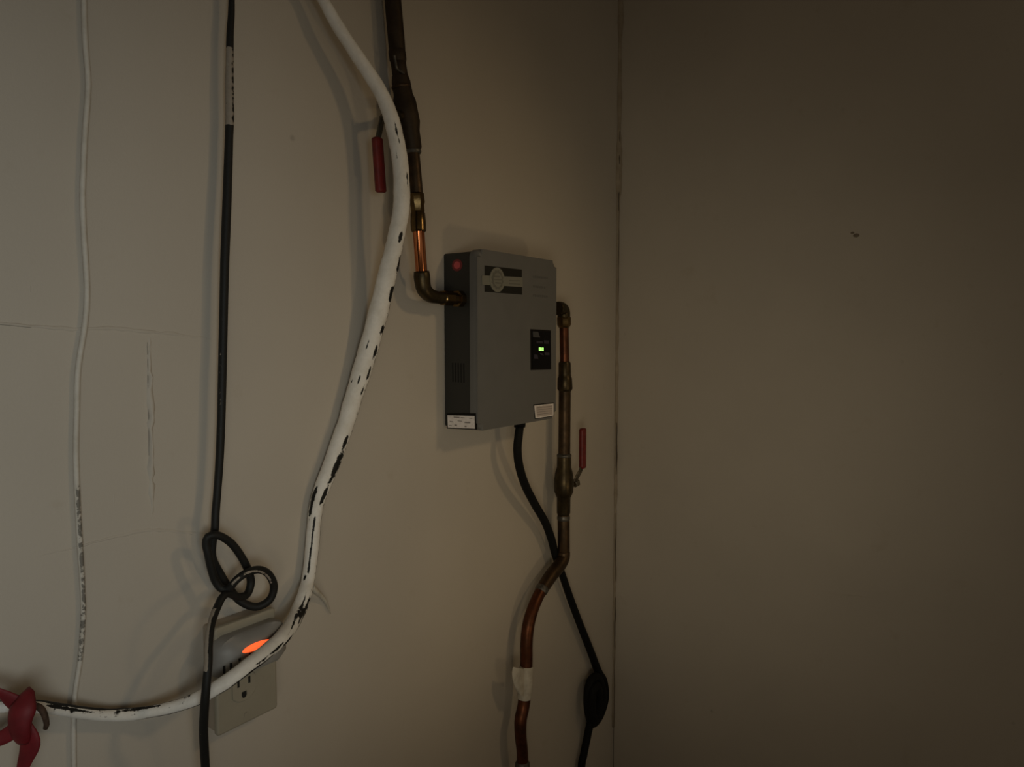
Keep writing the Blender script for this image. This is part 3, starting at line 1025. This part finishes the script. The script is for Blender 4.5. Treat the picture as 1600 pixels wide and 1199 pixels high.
# body: plan outline with slanted cheeks, domed top
bm = bmesh.new()
cxm = (ax0 + ax1) / 2
hw = (ax1 - ax0) / 2
levels = [(az0, 0.90, .0), (az0 + .004, 1.0, .002), (az1 - .022, 1.0, .0), (az1 - .014, .985, -.001), (az1 - .008, .94, -.004), (az1 - .003, .84, -.009), (az1, .66, -.014)]
rings = []
for z, s, dy in levels:
    plan = [(-hw * s, -.0255), (-hw * s, -.034), (-hw * .93 * s, -.040), (-hw * .58 * s, -AF - dy), (-hw * .3 * s, -AF - dy), (0, -AF - dy), (hw * .3 * s, -AF - dy), (hw * .58 * s, -AF - dy), (hw * .93 * s, -.040), (hw * s, -.034), (hw * s, -.0255)]
    rings.append([bm.verts.new((cxm + x, min(y, -.0255), z)) for x, y in plan])
for a, b in zip(rings, rings[1:]):
    for i in range(len(a) - 1):
        bm.faces.new((a[i], a[i + 1], b[i + 1], b[i]))
    bm.faces.new((a[-1], a[0], b[0], b[-1]))
bm.faces.new(rings[0][::-1])
bm.faces.new(rings[-1])
smooth_by_angle(link('body', bm_mesh(bm, 'body'), M_ADAPT, ad), 40)
oslot(374.5, 1035, .0028, .0085, ad, AF)
oslot(391.5, 1026, .0026, .0080, ad, AF)
# slots in the slanted cheeks
for sg, t, zz in ((-1, .35, .013), (-1, .72, .011), (1, .30, .010), (1, .66, .017)):
    pa_ = Vector((cxm + sg * hw * .58, -AF, 0))
    pb_ = Vector((cxm + sg * hw * .93, -.040, 0))
    dv = (pb_ - pa_).normalized()
    nv = Vector((dv.y, -dv.x, 0)) * sg
    if nv.y > 0:
        nv = -nv
    c_ = pa_ + (pb_ - pa_) * t + Vector((0, 0, az0 + zz))
    bm = bmesh.new()
    f_ = [bm.verts.new(c_ + dv * (i * .0013) + Vector((0, 0, j * .0042)) + nv * .0003) for i, j in ((-1, -1), (1, -1), (1, 1), (-1, 1))]
    k_ = [bm.verts.new(v.co - nv * .003) for v in f_]
    bm.faces.new(f_)
    bm.faces.new(k_[::-1])
    for i in range(4):
        bm.faces.new((f_[i], k_[i], k_[(i + 1) % 4], f_[(i + 1) % 4]))
    link('slot', bm_mesh(bm, 'slot'), M_SLOT, ad)
# lamp lens lying on the slope of the top front
l0, l1 = L(374, 1019, AF - .001), L(424, 998, AF - .001)
lc = L(399.5, 1009.5, AF - .003)
bm = bmesh.new()
bmesh.ops.create_uvsphere(bm, u_segments=24, v_segments=12, radius=1)
for v in bm.verts:
    v.co = Vector((lc.x + v.co.x * (l1.x - l0.x) * .5, lc.y + v.co.y * .0055, lc.z + v.co.z * .0042))
link('lamp_lens', bm_mesh(bm, 'lamp_lens'), M_ORANGE, ad, True)

# ------------------------------------------------------------------ red ribbon tied round the hose end
rb = thing('red_ribbon', 'red ribbon tied in a knot around the hose at lower left edge', 'ribbon', L(38, 1110, .04))


def strip(name, rows, parent, flat):
    return link(name, tube_mesh(name, pxpath(rows, .003), 16, flat=flat), M_RIBBON, parent)


strip('knot', [(44, 1076, .046, 8), (43, 1083, .050, 22), (40, 1095, .052, 31), (36, 1108, .054, 40), (32, 1122, .054, 38), (31, 1136, .054, 34), (33, 1150, .052, 30), (36, 1160, .050, 20)], rb, .55)
strip('upper_tail', [(38, 1102, .046, 26), (24, 1098, .042, 28), (12, 1090, .040, 22), (2, 1084, .038, 16), (-14, 1080, .036, 16), (-50, 1078, .03, 20)], rb, .35)
strip('lower_tail', [(32, 1134, .050, 22), (20, 1143, .046, 24), (8, 1151, .042, 23), (-6, 1157, .038, 22), (-40, 1168, .03, 22)], rb, .35)
strip('hanging_tail', [(34, 1130, .050, 26), (44, 1150, .052, 33), (47, 1163, .052, 33), (43, 1178, .050, 27), (38, 1192, .048, 22), (34, 1210, .046, 19), (28, 1260, .04, 20)], rb, .30)
o = bent('bent_hook', [(50, 1103, .040, 8), (58, 1104, .046, 10), (66, 1110, .052, 10), (71, 1122, .054, 9), (73, 1133, .054, 8), (71, 1139, .053, 7)], M_RUST, None, 12)
tag(o, 'small rusty bent hook poking out beside the red ribbon knot', 'hook')
